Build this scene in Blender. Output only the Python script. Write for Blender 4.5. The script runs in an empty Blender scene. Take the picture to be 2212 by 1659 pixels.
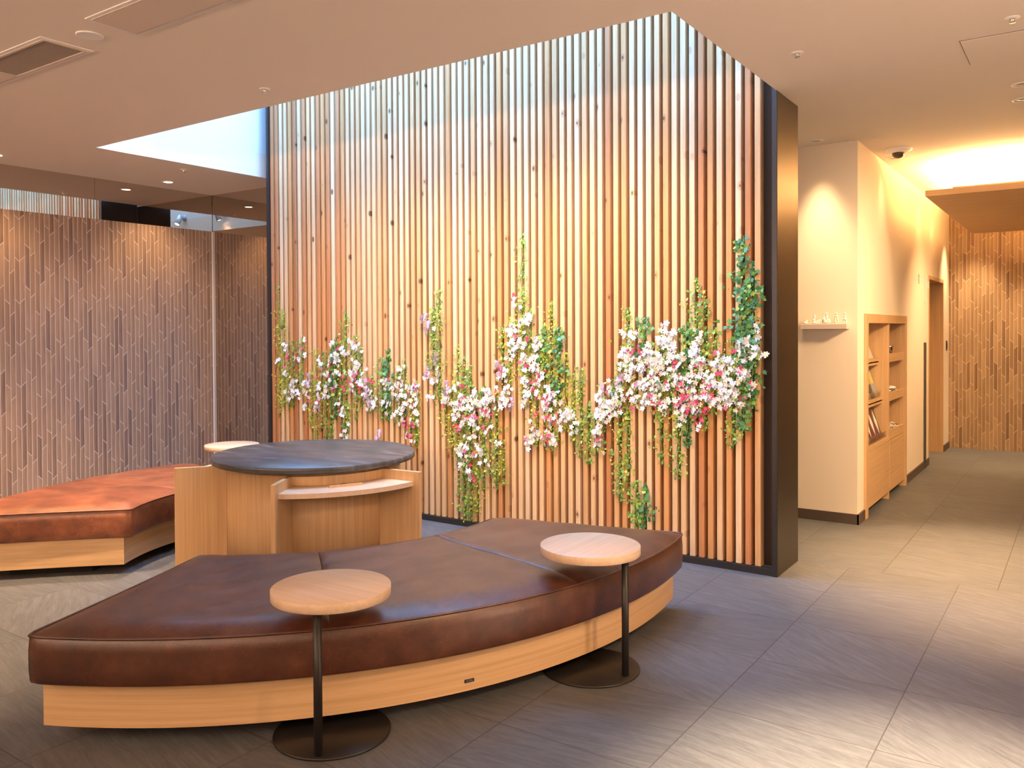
import bpy, bmesh, math, random
from math import sin, cos, pi, radians, sqrt, atan2, hypot
from mathutils import Vector, Matrix
random.seed(7)
S = bpy.context.scene
COL = S.collection

# ------------------------------------------------------------------ camera
cam_d = bpy.data.cameras.new('camera')
cam = bpy.data.objects.new('camera', cam_d)
COL.objects.link(cam)
S.camera = cam
cam.location = (0, 0, 1.5)
cam.matrix_world = Matrix.Translation((0, 0, 1.5)) @ Matrix.Rotation(radians(34.6042), 4, 'Z') @ \
    Matrix.Rotation(radians(90 - 0.8245), 4, 'X') @ Matrix.Rotation(radians(-0.29304), 4, 'Z')
cam_d.sensor_width = 36
cam_d.lens = 36 * 1809.187 / 2212
cam_d.shift_y = -(829.5 - 738.854) / 2212
cam_d.clip_start = 0.05

# ------------------------------------------------------------------ world, exposure
S.view_settings.view_transform = 'Standard'
S.view_settings.look = 'None'
S.view_settings.gamma = 1
S.view_settings.use_curve_mapping = False
S.view_settings.exposure = 0.25
W = bpy.data.worlds.new('sky'); S.world = W
W.use_nodes = True
bg = W.node_tree.nodes['Background']
bg.inputs[0].default_value = (0.26, 0.52, 1.0, 1)
bg.inputs[1].default_value = 17

CZ = 2.925           # ceiling
WELL = 5.6           # top of the light well
WX0, WX1, WY0, WY1 = -6.32, -1.55, 3.52, 5.46

WARM = (1.0, 0.645, 0.335)
def light(name, kind, loc, energy, color, aim=None, **kw):
    d = bpy.data.lights.new(name, kind); d.energy = energy; d.color = color
    for k, v in kw.items(): setattr(d, k, v)
    o = bpy.data.objects.new(name, d); COL.objects.link(o); o.location = loc
    if aim is not None:
        o.rotation_euler = (Vector(aim) - Vector(loc)).to_track_quat('-Z', 'Y').to_euler()
    return o
# sky portal in the mouth of the light well
light('sky_portal', 'AREA', ((WX0+WX1)/2, (WY0+WY1)/2, WELL), 1, (1, 1, 1), aim=((WX0+WX1)/2, (WY0+WY1)/2, 0),
      shape='RECTANGLE', size=WX1-WX0, size_y=WY1-WY0)
bpy.data.lights['sky_portal'].cycles.is_portal = True

# added fill light in a made-up, unseen hall behind the camera
light('hall_fill_light', 'AREA', (-2.4, -3.95, 1.5), 8, (1.0, .68, .42), aim=(-2.4, 0, 1.5), shape='RECTANGLE', size=10.2, size_y=2.7)
# added fill lights, unseen behind and right of the camera, lifting the ceiling
light('back_fill_light', 'AREA', (-2.4, -2.55, 2.25), 300, (1.0, .68, .48), aim=(-2.4, -1.2, 3.6), shape='RECTANGLE', size=9.5, size_y=.3)
light('right_fill_light', 'AREA', (2.55, 3.0, 2.25), 130, (1.0, .66, .46), aim=(1.0, 3.0, 3.8), shape='RECTANGLE', size=.3, size_y=9)
# ------------------------------------------------------------------ helpers
def tag(o, label=None, cat=None, group=None, kind=None):
    if label: o['label'] = label
    if cat: o['category'] = cat
    if group: o['group'] = group
    if kind: o['kind'] = kind
    return o
def thing(name, loc, label, cat, group=None, rz=0.0):
    o = bpy.data.objects.new(name, None); COL.objects.link(o)
    o.empty_display_size = 0.1
    o.location = loc; o.rotation_euler = (0, 0, rz)
    return tag(o, label, cat, group)
class MB:
    """collects shapes, given in the coordinates of the thing"""
    def __init__(s): s.v = []; s.f = []; s.c = []; s.sm = []
    def add(s, vs, fs, col=None, smooth=False):
        n = len(s.v); s.v += [tuple(v) for v in vs]
        for f in fs:
            s.f.append([i+n for i in f]); s.c.append(col); s.sm.append(smooth)
        return s
    def box(s, x0, x1, y0, y1, z0, z1, col=None):
        v = [(x, y, z) for z in (z0, z1) for y in (y0, y1) for x in (x0, x1)]
        return s.add(v, [(0,2,3,1),(4,5,7,6),(0,1,5,4),(1,3,7,5),(3,2,6,7),(2,0,4,6)], col)
    def prism(s, pts, z0, z1, col=None, smooth=False):
        n = len(pts)
        v = [(x, y, z0) for x, y in pts] + [(x, y, z1) for x, y in pts]
        s.add(v, [list(range(n))[::-1], list(range(n, 2*n))], col)
        m = len(s.v) - 2*n
        for i in range(n):
            j = (i+1) % n
            s.f.append([m+i, m+j, m+n+j, m+n+i]); s.c.append(col); s.sm.append(smooth)
        return s
    def lathe(s, prof, n=48, c=(0,0,0), axis='Z', col=None, smooth=True, M=None):
        vs = []; k = len(prof)
        for i in range(n):
            a = 2*pi*i/n
            for r, z in prof: vs.append(Vector((r*cos(a), r*sin(a), z)))
        if M: vs = [M @ v for v in vs]
        vs = [v + Vector(c) for v in vs]
        fs = []
        for i in range(n):
            j = (i+1) % n
            for q in range(k-1): fs.append((i*k+q, j*k+q, j*k+q+1, i*k+q+1))
        s.add(vs, fs, col, smooth)
        m = len(s.v) - n*k
        if prof[0][0] > 1e-6: s.f.append([m+i*k for i in range(n)][::-1]); s.c.append(col); s.sm.append(False)
        if prof[-1][0] > 1e-6: s.f.append([m+i*k+k-1 for i in range(n)]); s.c.append(col); s.sm.append(False)
        return s
    def tube(s, path, r, n=8, closed=False, col=None):
        P = [Vector(p) for p in path]; m = len(P); vs = []
        for i, p in enumerate(P):
            a = P[(i-1) % m] if (closed or i > 0) else p
            b = P[(i+1) % m] if (closed or i < m-1) else p
            d = (b-a).normalized()
            u = d.cross(Vector((0,0,1)))
            if u.length < 1e-3: u = Vector((1,0,0))
            u.normalize(); w = u.cross(d)
            for q in range(n):
                t = 2*pi*q/n; vs.append(p + u*(r*cos(t)) + w*(r*sin(t)))
        fs = []
        for i in range(m if closed else m-1):
            j = (i+1) % m
            for q in range(n):
                e = (q+1) % n; fs.append((i*n+q, i*n+e, j*n+e, j*n+q))
        s.add(vs, fs, col, True)
        if not closed:
            k = len(s.v)-m*n
            s.f.append([k+q for q in range(n)][::-1]); s.c.append(col); s.sm.append(False)
            s.f.append([k+(m-1)*n+q for q in range(n)]); s.c.append(col); s.sm.append(False)
        return s
    def build(s, name, mat, parent=None, bevel=0, seg=2, angle=40, fix=True):
        me = bpy.data.meshes.new(name); me.from_pydata(s.v, [], s.f)
        for p, sm in zip(me.polygons, s.sm): p.use_smooth = sm
        if any(c is not None for c in s.c):
            at = me.color_attributes.new('tone', 'FLOAT_COLOR', 'CORNER')
            for p, c in zip(me.polygons, s.c):
                c = c or (.5,.5,.5)
                for li in p.loop_indices: at.data[li].color = (c[0], c[1], c[2], 1)
        if fix:
            bm = bmesh.new(); bm.from_mesh(me); bmesh.ops.recalc_face_normals(bm, faces=bm.faces); bm.to_mesh(me); bm.free()
        me.materials.append(mat)
        o = bpy.data.objects.new(name, me); COL.objects.link(o)
        if parent: o.parent = parent
        if bevel:
            b = o.modifiers.new('bevel', 'BEVEL'); b.width = bevel; b.segments = seg
            b.limit_method = 'ANGLE'; b.angle_limit = radians(angle); b.harden_normals = False
        return o
def struct(name, mb, mat, **k):
    o = mb.build(name, mat, **k); o['kind'] = 'structure'; return o

# ------------------------------------------------------------------ materials
def mat(name, color=(.5,.5,.5), rough=.5, metal=0, spec=.5, coat=0):
    m = bpy.data.materials.new(name); m.use_nodes = True
    b = m.node_tree.nodes['Principled BSDF']
    b.inputs['Base Color'].default_value = (*color, 1)
    b.inputs['Roughness'].default_value = rough
    b.inputs['Metallic'].default_value = metal
    b.inputs['Specular IOR Level'].default_value = spec
    b.inputs['Coat Weight'].default_value = coat
    return m
class NT:
    def __init__(s, m): s.t = m.node_tree; s.n = s.t.nodes; s.l = s.t.links; s.b = s.n['Principled BSDF']
    def node(s, ty, **k):
        n = s.n.new(ty)
        for a, v in k.items(): setattr(n, a, v)
        return n
    def val(s, sock, v):
        if hasattr(v, 'is_output') or isinstance(v, bpy.types.NodeSocket): s.l.new(v, sock)
        else:
            if isinstance(v, (int, float)) and sock.type in ('RGBA',): v = (v, v, v, 1)
            sock.default_value = v
    def math(s, op, a, b=0.0, c=None):
        n = s.node('ShaderNodeMath', operation=op); s.val(n.inputs[0], a); s.val(n.inputs[1], b)
        if c is not None: s.val(n.inputs[2], c)
        return n.outputs[0]
    def mix(s, f, a, b, blend='MIX'):
        n = s.node('ShaderNodeMix', data_type='RGBA', blend_type=blend)
        s.val(n.inputs[0], f)
        for k, v in ((6, a), (7, b)):
            if isinstance(v, tuple) and len(v) == 3: v = (*v, 1)
            s.val(n.inputs[k], v)
        return n.outputs[2]
    def coord(s, kind='Object', scale=(1,1,1), rot=(0,0,0), loc=(0,0,0)):
        if kind == 'World':
            g = s.node('ShaderNodeNewGeometry').outputs['Position']
        else: g = s.node('ShaderNodeTexCoord').outputs[kind]
        m = s.node('ShaderNodeMapping'); s.l.new(g, m.inputs[0])
        m.inputs['Scale'].default_value = scale; m.inputs['Rotation'].default_value = rot; m.inputs['Location'].default_value = loc
        return m.outputs[0]
    def noise(s, vec, scale=5, detail=4, rough=.5, dist=0, dim='3D'):
        n = s.node('ShaderNodeTexNoise', noise_dimensions=dim); s.val(n.inputs['Vector'], vec)
        n.inputs['Scale'].default_value = scale; n.inputs['Detail'].default_value = detail
        n.inputs['Roughness'].default_value = rough; n.inputs['Distortion'].default_value = dist
        return n.outputs[0]
    def ramp(s, f, stops):
        n = s.node('ShaderNodeValToRGB'); s.val(n.inputs[0], f)
        e = n.color_ramp.elements
        while len(e) < len(stops): e.new(.5)
        for el, (p, c) in zip(e, stops):
            el.position = p; el.color = (*c, 1) if len(c) == 3 else c
        return n.outputs[0]
    def white(s, *a):
        n = s.node('ShaderNodeTexWhiteNoise', noise_dimensions='3D')
        c = s.node('ShaderNodeCombineXYZ')
        for i, v in enumerate(a): s.val(c.inputs[i], v)
        s.l.new(c.outputs[0], n.inputs['Vector']); return n.outputs[0], n.outputs[1]
    def bump(s, h, strength=.2, dist=.01):
        n = s.node('ShaderNodeBump'); n.inputs['Strength'].default_value = strength; n.inputs['Distance'].default_value = dist
        s.l.new(h, n.inputs['Height']); s.l.new(n.outputs[0], s.b.inputs['Normal'])
    def color(s, c): s.l.new(c, s.b.inputs['Base Color'])
    def rough(s, c): s.l.new(c, s.b.inputs['Roughness'])
    def sep(s, v):
        n = s.node('ShaderNodeSeparateXYZ'); s.l.new(v, n.inputs[0]); return n.outputs

def wood(name, c1, c2, axis='Z', rough=.45, kind='Object', scale=1.0, coat=0, bump=.05, polar=None):
    """oak veneer, grain along the axis; polar = centre of an arc the grain follows"""
    m = mat(name, c1, rough, coat=coat); t = NT(m)
    sc = {'Z': (75,75,1.5), 'X': (1.5,75,75), 'Y': (75,1.5,75)}[axis]
    v = t.coord(kind, scale=tuple(q*scale for q in sc))
    if polar:
        P = t.sep(t.coord('World'))
        dx = t.math('SUBTRACT', P[0], polar[0]); dy = t.math('SUBTRACT', P[1], polar[1])
        a = t.math('MULTIPLY', t.math('ARCTAN2', dy, dx), 3.0)
        r = t.math('SQRT', t.math('ADD', t.math('MULTIPLY', dx, dx), t.math('MULTIPLY', dy, dy)))
        c = t.node('ShaderNodeCombineXYZ'); t.val(c.inputs[0], a); t.val(c.inputs[1], t.math('MULTIPLY', r, 3)); t.val(c.inputs[2], t.math('MULTIPLY', P[2], 60))
        v = c.outputs[0]
    n1 = t.noise(v, 1.0, 6, .6, .6); n2 = t.noise(v, .28, 3, .5, 1.5)
    f = t.math('ADD', t.math('MULTIPLY', n1, .6), t.math('MULTIPLY', n2, .4))
    t.color(t.ramp(f, [(.36, c2), (.62, c1)])); t.bump(n1, bump, .003)
    return m

def leather(name, c1, c2, c3):
    m = mat(name, c1, .36, spec=.5, coat=.6); t = NT(m); t.b.inputs['Coat Roughness'].default_value = .32
    v = t.coord('World')
    big = t.noise(v, 2.2, 5, .62, .4); med = t.noise(v, 14, 4, .6)
    f = t.math('ADD', t.math('MULTIPLY', big, .65), t.math('MULTIPLY', med, .35))
    base = t.ramp(f, [(.38, c2), (.50, c1), (.61, c3)])
    # fine pale scratches and dark creases
    vo = t.node('ShaderNodeTexVoronoi', feature='DISTANCE_TO_EDGE'); t.val(vo.inputs['Vector'], t.coord('World', scale=(1,1.5,1)))
    wv = t.noise(v, 9, 3, .5)
    ad = t.node('ShaderNodeVectorMath', operation='ADD'); t.l.new(v, ad.inputs[0])
    cb = t.node('ShaderNodeCombineXYZ'); t.val(cb.inputs[0], t.math('MULTIPLY', wv, .35)); t.val(cb.inputs[1], t.math('MULTIPLY', med, .2))
    t.l.new(cb.outputs[0], ad.inputs[1]); t.l.new(ad.outputs[0], vo.inputs['Vector']); vo.inputs['Scale'].default_value = 17
    scr = t.math('LESS_THAN', vo.outputs['Distance'], .010)
    gate = t.math('GREATER_THAN', t.noise(v, 5, 2), .52)
    k = t.math('MULTIPLY', t.math('MULTIPLY', scr, gate), .38)
    t.color(t.mix(k, base, (c3[0]*2.2, c3[1]*2.2, c3[2]*2.2)))
    vc = t.node('ShaderNodeTexVoronoi', feature='DISTANCE_TO_EDGE'); vc.inputs['Scale'].default_value = 70; t.l.new(ad.outputs[0], vc.inputs['Vector'])
    h = t.math('ADD', t.math('MINIMUM', vc.outputs['Distance'], .12), t.math('MULTIPLY', med, .5))
    t.bump(h, .5, .004)
    t.rough(t.math('ADD', .30, t.math('MULTIPLY', big, .22)))
    return m

def plaster(name, c, rough=.85):
    m = mat(name, c, rough, spec=.3); t = NT(m)
    t.bump(t.noise(t.coord('World'), 220, 2), .06, .002); return m

def stave_tiles(name, along, w=.042, L=.36, c=None, grout=(.58,.47,.39)):
    """narrow upright clay staves whose ends are cut at 45 degrees"""
    m = mat(name, (.3,.2,.13), .6, spec=.4); t = NT(m)
    P = t.sep(t.coord('World')); u = t.math('DIVIDE', P[along], w)
    ci = t.math('FLOOR', u); fr = t.math('FRACT', u)
    par = t.math('SUBTRACT', t.math('MULTIPLY', t.math('FLOORED_MODULO', ci, 2.0), 2.0), 1.0)
    rnd, _ = t.white(ci, 3.3, 1.7)
    z = t.math('DIVIDE', t.math('ADD', P[2], t.math('MULTIPLY', t.math('MULTIPLY', fr, par), w)), L)
    # two stave lengths in turn
    z = t.math('ADD', z, t.math('ADD', t.math('MULTIPLY', ci, .37), t.math('MULTIPLY', rnd, .35)))
    ti = t.math('FLOOR', z); tf = t.math('FRACT', z)
    ex = t.math('MULTIPLY', t.math('MINIMUM', fr, t.math('SUBTRACT', 1.0, fr)), w)
    ez = t.math('MULTIPLY', t.math('MINIMUM', tf, t.math('SUBTRACT', 1.0, tf)), L*.707)
    e = t.math('MINIMUM', ex, ez)
    g = t.node('ShaderNodeMapRange'); t.val(g.inputs[0], e); g.inputs[1].default_value = .0021; g.inputs[2].default_value = .0040
    g.inputs[3].default_value = 0; g.inputs[4].default_value = 1
    r1, _ = t.white(ci, ti, 5.0); r2, _ = t.white(ci, ti, 9.0)
    cb = t.node('ShaderNodeCombineXYZ'); t.val(cb.inputs[0], t.math('MULTIPLY', ci, 3.7)); t.val(cb.inputs[1], t.math('MULTIPLY', P[along], 30)); t.val(cb.inputs[2], t.math('MULTIPLY', P[2], 4))
    n = t.noise(cb.outputs[0], 1.4, 3, .5)
    base = t.ramp(r1, [(0, c[0]), (.12, c[0]), (.16, c[1]), (.75, c[2]), (1, c[3])])
    base = t.mix(t.math('MULTIPLY', t.math('GREATER_THAN', r2, .86), .35), base, c[4])
    base = t.mix(1.0, base, t.ramp(n, [(.3, (.84,.83,.82)), (.65, (1.07,1.06,1.04))]), 'MULTIPLY')
    # thin line of the moulded rib inside each stave
    rib = t.math('LESS_THAN', t.math('ABSOLUTE', t.math('SUBTRACT', fr, .33)), .035)
    base = t.mix(t.math('MULTIPLY', rib, .35), base, grout)
    t.color(t.mix(g.outputs[0], grout, base))
    t.bump(g.outputs[0], .55, .004)
    return m

def slate_floor():
    m = mat('slate_floor_tile', (.2,.19,.18), .5, spec=.45); t = NT(m)
    P = t.sep(t.coord('World'))
    far = t.math('GREATER_THAN', P[1], 5.485)
    ux = t.math('DIVIDE', t.math('ADD', t.math('ADD', P[0], .622), t.math('MULTIPLY', far, -.195)), .613)
    uy = t.math('DIVIDE', t.math('SUBTRACT', P[1], 3.165), .583)
    ix = t.math('FLOOR', ux); iy = t.math('FLOOR', uy); fx = t.math('FRACT', ux); fy = t.math('FRACT', uy)
    ex = t.math('MULTIPLY', t.math('MINIMUM', fx, t.math('SUBTRACT', 1.0, fx)), .613)
    ey = t.math('MULTIPLY', t.math('MINIMUM', fy, t.math('SUBTRACT', 1.0, fy)), .583)
    e = t.math('MINIMUM', ex, ey)
    g = t.node('ShaderNodeMapRange'); t.val(g.inputs[0], e); g.inputs[1].default_value = .0010; g.inputs[2].default_value = .0030
    g.inputs[3].default_value = 0; g.inputs[4].default_value = 1
    r, rc = t.white(ix, iy, 2.0)
    rot = t.node('ShaderNodeVectorRotate', rotation_type='Z_AXIS'); t.l.new(t.coord('World'), rot.inputs['Vector'])
    t.val(rot.inputs['Angle'], t.math('ADD', -.25, t.math('MULTIPLY', r, .9)))
    off = t.node('ShaderNodeVectorMath', operation='ADD'); t.l.new(rot.outputs[0], off.inputs[0])
    sc = t.node('ShaderNodeVectorMath', operation='SCALE'); t.l.new(rc, sc.inputs[0]); sc.inputs['Scale'].default_value = 9; t.l.new(sc.outputs[0], off.inputs[1])
    mp = t.node('ShaderNodeMapping'); t.l.new(off.outputs[0], mp.inputs[0]); mp.inputs['Scale'].default_value = (5, 42, 5)
    n1 = t.noise(mp.outputs[0], 1.0, 6, .62, .9)
    mp2 = t.node('ShaderNodeMapping'); t.l.new(off.outputs[0], mp2.inputs[0]); mp2.inputs['Scale'].default_value = (22, 150, 22)
    n2 = t.noise(mp2.outputs[0], 1.0, 3, .6, .4)
    f = t.math('ADD', t.math('MULTIPLY', n1, .6), t.math('MULTIPLY', n2, .4))
    base = t.ramp(f, [(.33, (.070,.074,.081)), (.5, (.104,.110,.119)), (.68, (.150,.157,.167))])
    base = t.mix(1.0, base, t.ramp(r, [(0, (.92,.92,.92)), (1, (1.05,1.05,1.05))]), 'MULTIPLY')
    t.color(t.mix(g.outputs[0], (.055,.050,.048), base))
    t.rough(t.math('ADD', .42, t.math('MULTIPLY', n2, .22)))
    h = t.math('ADD', t.math('MULTIPLY', f, .5), g.outputs[0])
    t.bump(h, .25, .003)
    return m

def slat_wood():
    m = mat('larch_slat', (.6,.4,.25), .55, spec=.35); t = NT(m)
    a = t.node('ShaderNodeVertexColor', layer_name='tone').outputs[0]
    v = t.coord('World', scale=(60, 60, 1.6)); n = t.noise(v, 1.0, 5, .6, .8)
    v2 = t.coord('World', scale=(9, 9, .8)); n2 = t.noise(v2, 1.0, 3, .5, .6)
    base = t.mix(1.0, a, t.ramp(t.math('ADD', t.math('MULTIPLY', n, .55), t.math('MULTIPLY', n2, .45)), [(.3, (.74,.66,.58)), (.62, (1.05,1.04,1.02))]), 'MULTIPLY')
    # knots
    sp = t.sep(t.coord('World'))
    ix = t.math('FLOOR', t.math('DIVIDE', t.math('SUBTRACT', sp[0], -6.165), .0605))
    c = t.node('ShaderNodeCombineXYZ'); t.val(c.inputs[0], t.math('MULTIPLY', sp[0], 16)); t.val(c.inputs[1], t.math('MULTIPLY', ix, 5.3)); t.val(c.inputs[2], t.math('MULTIPLY', sp[2], 9))
    vo = t.node('ShaderNodeTexVoronoi', feature='F1'); t.l.new(c.outputs[0], vo.inputs['Vector']); vo.inputs['Scale'].default_value = .55; vo.inputs['Randomness'].default_value = 1
    thr = t.math('MULTIPLY', t.math('SUBTRACT', .27, t.math('MULTIPLY', t.math('ADD', sp[0], 6.2), .03)), .44)
    k = t.math('LESS_THAN', vo.outputs['Distance'], thr)
    k2 = t.math('MULTIPLY', t.math('LESS_THAN', vo.outputs['Distance'], .15), .35)
    base = t.mix(k2, base, (.35,.16,.07)); base = t.mix(t.math('MULTIPLY', k, .8), base, (.11,.05,.025))
    t.color(base); t.bump(n, .08, .002); return m
# ------------------------------------------------------------------ material set
M = {}
M['ceil'] = plaster('ceiling_paint', (.80,.72,.635))
M['wallw'] = plaster('cream_wallpaper', (.80,.71,.59))
M['well'] = plaster('light_well_paint', (.80,.82,.85))
M['oakZ'] = wood('oak_upright_grain', (.64,.42,.22), (.51,.315,.15), 'Z')
M['oakX'] = wood('oak_level_grain', (.66,.44,.24), (.53,.335,.17), 'X')
M['oakY'] = wood('oak_level_grain_corridor', (.64,.42,.22), (.51,.315,.15), 'Y')
M['oaktop'] = wood('pale_oak_top', (.70,.53,.38), (.60,.43,.29), 'X', rough=.4)
M['oaktop2'] = wood('pale_oak_top_turned', (.70,.53,.38), (.60,.43,.29), 'Y', rough=.4)
M['bench_front'] = wood('oak_bench_front', (.68,.46,.25), (.53,.34,.17), 'X', polar=(-4.2,3.71))
M['bench_rear'] = wood('oak_bench_front_rear', (.68,.46,.25), (.53,.34,.17), 'X', polar=(-3.89,3.68))
M['leather'] = leather('brown_leather', (.075,.021,.009), (.038,.011,.005), (.115,.040,.018))
M['leather_warmlit'] = leather('brown_leather_warm_lit', (.20,.055,.018), (.11,.028,.009), (.29,.095,.034))  # more orange copy of the brown leather, with warm light in its colour
M['black'] = mat('black_powder_coat', (.016,.014,.013), .42)
M['blackframe'] = mat('black_frame_panel', (.030,.027,.026), .38)
M['blackmetal'] = mat('dark_bronze_sheet', (.14,.115,.09), .40, metal=1)
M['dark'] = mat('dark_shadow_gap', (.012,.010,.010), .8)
M['skirt'] = mat('brown_skirting', (.085,.060,.048), .5)
M['backing'] = mat('dark_backing', (.045,.028,.018), .8)
M['white'] = mat('white_enamel', (.82,.80,.78), .4)
M['grille'] = mat('beige_grille', (.62,.52,.44), .5)
M['chrome'] = mat('chrome', (.7,.7,.7), .18, metal=1)
M['steel'] = mat('grey_spotlight_body', (.55,.58,.62), .35, metal=.3)
M['pink'] = mat('pink_petal', (.78,.07,.22), .6)
M['petal'] = mat('white_petal', (.80,.84,.90), .6)
M['cream'] = mat('cream_petal', (.84,.82,.62), .6)
M['lilac'] = mat('lilac_petal', (.66,.50,.66), .6)
for k in ('petal', 'pink', 'cream', 'lilac'):
    M[k].node_tree.nodes['Principled BSDF'].inputs['Subsurface Weight'].default_value = 0
m = mat('mirror_glass', (.62,.56,.50), .0, metal=1); M['mirror'] = m
m = mat('clear_acrylic', (.95,.95,.93), .05); m.node_tree.nodes['Principled BSDF'].inputs['Transmission Weight'].default_value = 1
m.node_tree.nodes['Principled BSDF'].inputs['IOR'].default_value = 1.2; M['acrylic'] = m
def emit(name, c, s):
    m = mat(name, (.02,.02,.02)); b = m.node_tree.nodes['Principled BSDF']
    b.inputs['Emission Color'].default_value = (*c, 1); b.inputs['Emission Strength'].default_value = s; return m
M['lamp'] = emit('warm_lamp_glow', (1,.78,.5), 40)
M['led'] = emit('warm_led_strip', (1,.66,.30), 170)
M['tiles'] = stave_tiles('stave_tiles_lobby', 1, c=[(.23,.14,.10),(.30,.185,.12),(.34,.215,.14),(.38,.245,.16),(.28,.165,.09)])
M['tiles2'] = stave_tiles('stave_tiles_corridor', 0, w=.042, L=.34, c=[(.22,.13,.08),(.30,.19,.11),(.36,.235,.14),(.42,.28,.17),(.24,.14,.07)], grout=(.62,.48,.30))
M['floor'] = slate_floor()
m = mat('grey_stone_slab', (.2,.2,.21), .28, spec=.5); t = NT(m)
n = t.noise(t.coord('World', scale=(2.2,9,1), rot=(0,0,.35)), 1.0, 6, .6, 1.2)
t.color(t.ramp(n, [(.34,(.050,.050,.054)),(.52,(.075,.075,.080)),(.70,(.14,.14,.145))])); t.rough(t.math('ADD', .24, t.math('MULTIPLY', n, .2)))
t.bump(t.noise(t.coord('World'), 90, 3), .06, .002); M['stone'] = m
m = mat('foliage', (.1,.3,.05), .5); t = NT(m)
t.color(t.node('ShaderNodeVertexColor', layer_name='tone').outputs[0]); M['leaf'] = m
m = mat('printed_covers', (.5,.5,.5), .4); t = NT(m)
t.color(t.node('ShaderNodeVertexColor', layer_name='tone').outputs[0]); M['print'] = m
M['slat'] = slat_wood()
M['stem'] = mat('green_stem', (.22,.30,.08), .6)

# ------------------------------------------------------------------ room shell
struct('floor', MB().box(-8.2, 3.2, -3.2, 12.4, -.2, 0), M['floor'])
c = MB()
c.box(-8.2, 3.2, -3.2, WY0, CZ, CZ+.22); c.box(-8.2, WX0, WY0, WY1, CZ, CZ+.22); c.box(WX1, 3.2, WY0, WY1, CZ, CZ+.22)
c.box(-8.2, 3.2, WY1, 12.4, CZ, CZ+.22)
struct('ceiling', c, M['ceil'])
c = MB()
T = .12
c.box(WX0-T, WX0, WY0-T, WY1+T, CZ+.22, WELL); c.box(WX1, WX1+T, WY0-T, WY1+T, CZ+.22, WELL)
c.box(WX0, WX1, WY0-T, WY0, CZ+.22, WELL); c.box(WX0, WX1, WY1, WY1+T, CZ+.22, WELL)
struct('wall_light_well', c, M['well'])
lw = struct('wall_left', MB().box(-8.2, -7.59, -3.2, 12.4, 0, CZ), M['wallw'])
tl = MB().box(-7.59, -7.565, -3.2, 5.44, 0, 2.545); tl.build('tile_cladding', M['tiles'], lw)
tr = MB().box(-7.59, -7.562, 5.44, 5.459, 0, 2.545); tr.build('tile_edge_trim', M['white'], lw)
mi = MB().box(-7.59, -7.575, -3.2, 1.9, 2.545, CZ).box(-7.59, -7.575, 1.902, 4.2, 2.545, CZ).box(-7.59, -7.575, 4.202, 5.455, 2.545, CZ); mi.build('mirror_band', M['mirror'], lw)
bw = struct('wall_back_left', MB().box(-7.59, -6.19, 5.475, 5.7, 0, CZ), M['wallw'])
MB().box(-7.575, -6.20, 5.46, 5.475, 0.0, CZ).build('mirror_panel', M['mirror'], bw)
# corridor block with the cabinet and the doorway cut out
c = MB(); X = -1.455; D = .45
c.box(-7.59, X, 6.74, 6.955, 0, CZ)
c.box(-2.4, X, 6.955, 8.72, 1.615, CZ)
c.box(-2.4, X-D, 6.955, 8.72, 0, 1.615)
c.box(-2.4, X, 8.72, 10.147, 0, CZ)
c.box(-2.4, X, 10.147, 11.27, 2.07, CZ)
c.box(-2.4, X, 11.27, 11.77, 0, CZ)
struct('wall_corridor', c, M['wallw'])
c = MB().box(-7.5, -1.44, 6.728, 6.74, 0, .078).box(X, X+.012, 6.728, 6.953, 0, .078)
c.box(X, X+.012, 8.725, 10.14, 0, .078).box(X, X+.012, 11.277, 11.75, 0, .078)
struct('baseboard_corridor', c, M['skirt'])
fw = struct('wall_far', MB().box(-2.4, 3.2, 11.775, 12.4, 0, CZ), M['wallw'])
MB().box(X, 3.0, 11.75, 11.775, 0, CZ).build('tile_cladding', M['tiles2'], fw)
struct('wall_right', MB().box(3.0, 3.2, -3.2, 12.4, 0, CZ), M['wallw'])
struct('wall_behind', MB().box(-8.2, -7.6, -3.4, -3.2, 0, CZ).box(2.8, 3.2, -3.4, -3.2, 0, CZ).box(-7.6, 2.8, -3.4, -3.2, CZ-.12, CZ), M['wallw'])
struct('wall_added_hall', MB().box(-8.2, 3.2, -4.3, -4.1, -.2, 3.1).box(-8.2, -7.8, -4.1, -3.4, 0, 2.9).box(3.0, 3.2, -4.1, -3.4, 0, 2.9).box(-8.2, 3.2, -4.1, -3.2, 2.925, 3.1).box(-8.2, 3.2, -4.1, -3.2, -.2, 0), M['wallw'])  # made-up hall shell around the fill light, keeps the sky out
wn = MB()
for i in range(9): wn.box(-7.6+1.2875*i, -7.55+1.2875*i, -3.32, -3.27, 0, CZ-.12)
struct('added_window_1', wn.box(-7.6, 2.8, -3.32, -3.27, 0, .06).box(-7.6, 2.8, -3.32, -3.27, CZ-.18, CZ-.12), M['blackframe'])  # added glazing bars in the opening for the fill light
struct('fill_ledge_right', MB().box(2.7, 2.85, -1.6, 7.6, 2.05, 2.19), M['white'])  # added ledge below the right fill light
struct('fill_ledge_back', MB().box(-7.6, 2.8, -2.85, -2.7, 2.05, 2.19), M['white'])  # added ledge below the back fill light
# oak lined doorway
d = struct('door_1', MB().box(X-.62, X-.58, 10.19, 11.225, .01, 2.04), M['oakZ'])
MB().box(X-.62, X+.004, 11.225, 11.274, 0, 2.075).box(X-.62, X+.004, 10.143, 10.187, 0, 2.075).box(X-.62, X+.004, 10.187, 11.225, 2.035, 2.075).build('door_lining', M['oakZ'], d)
MB().box(X-.58, X-.565, 11.08, 11.12, .95, 1.12).build('door_handle', M['chrome'], d)

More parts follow.
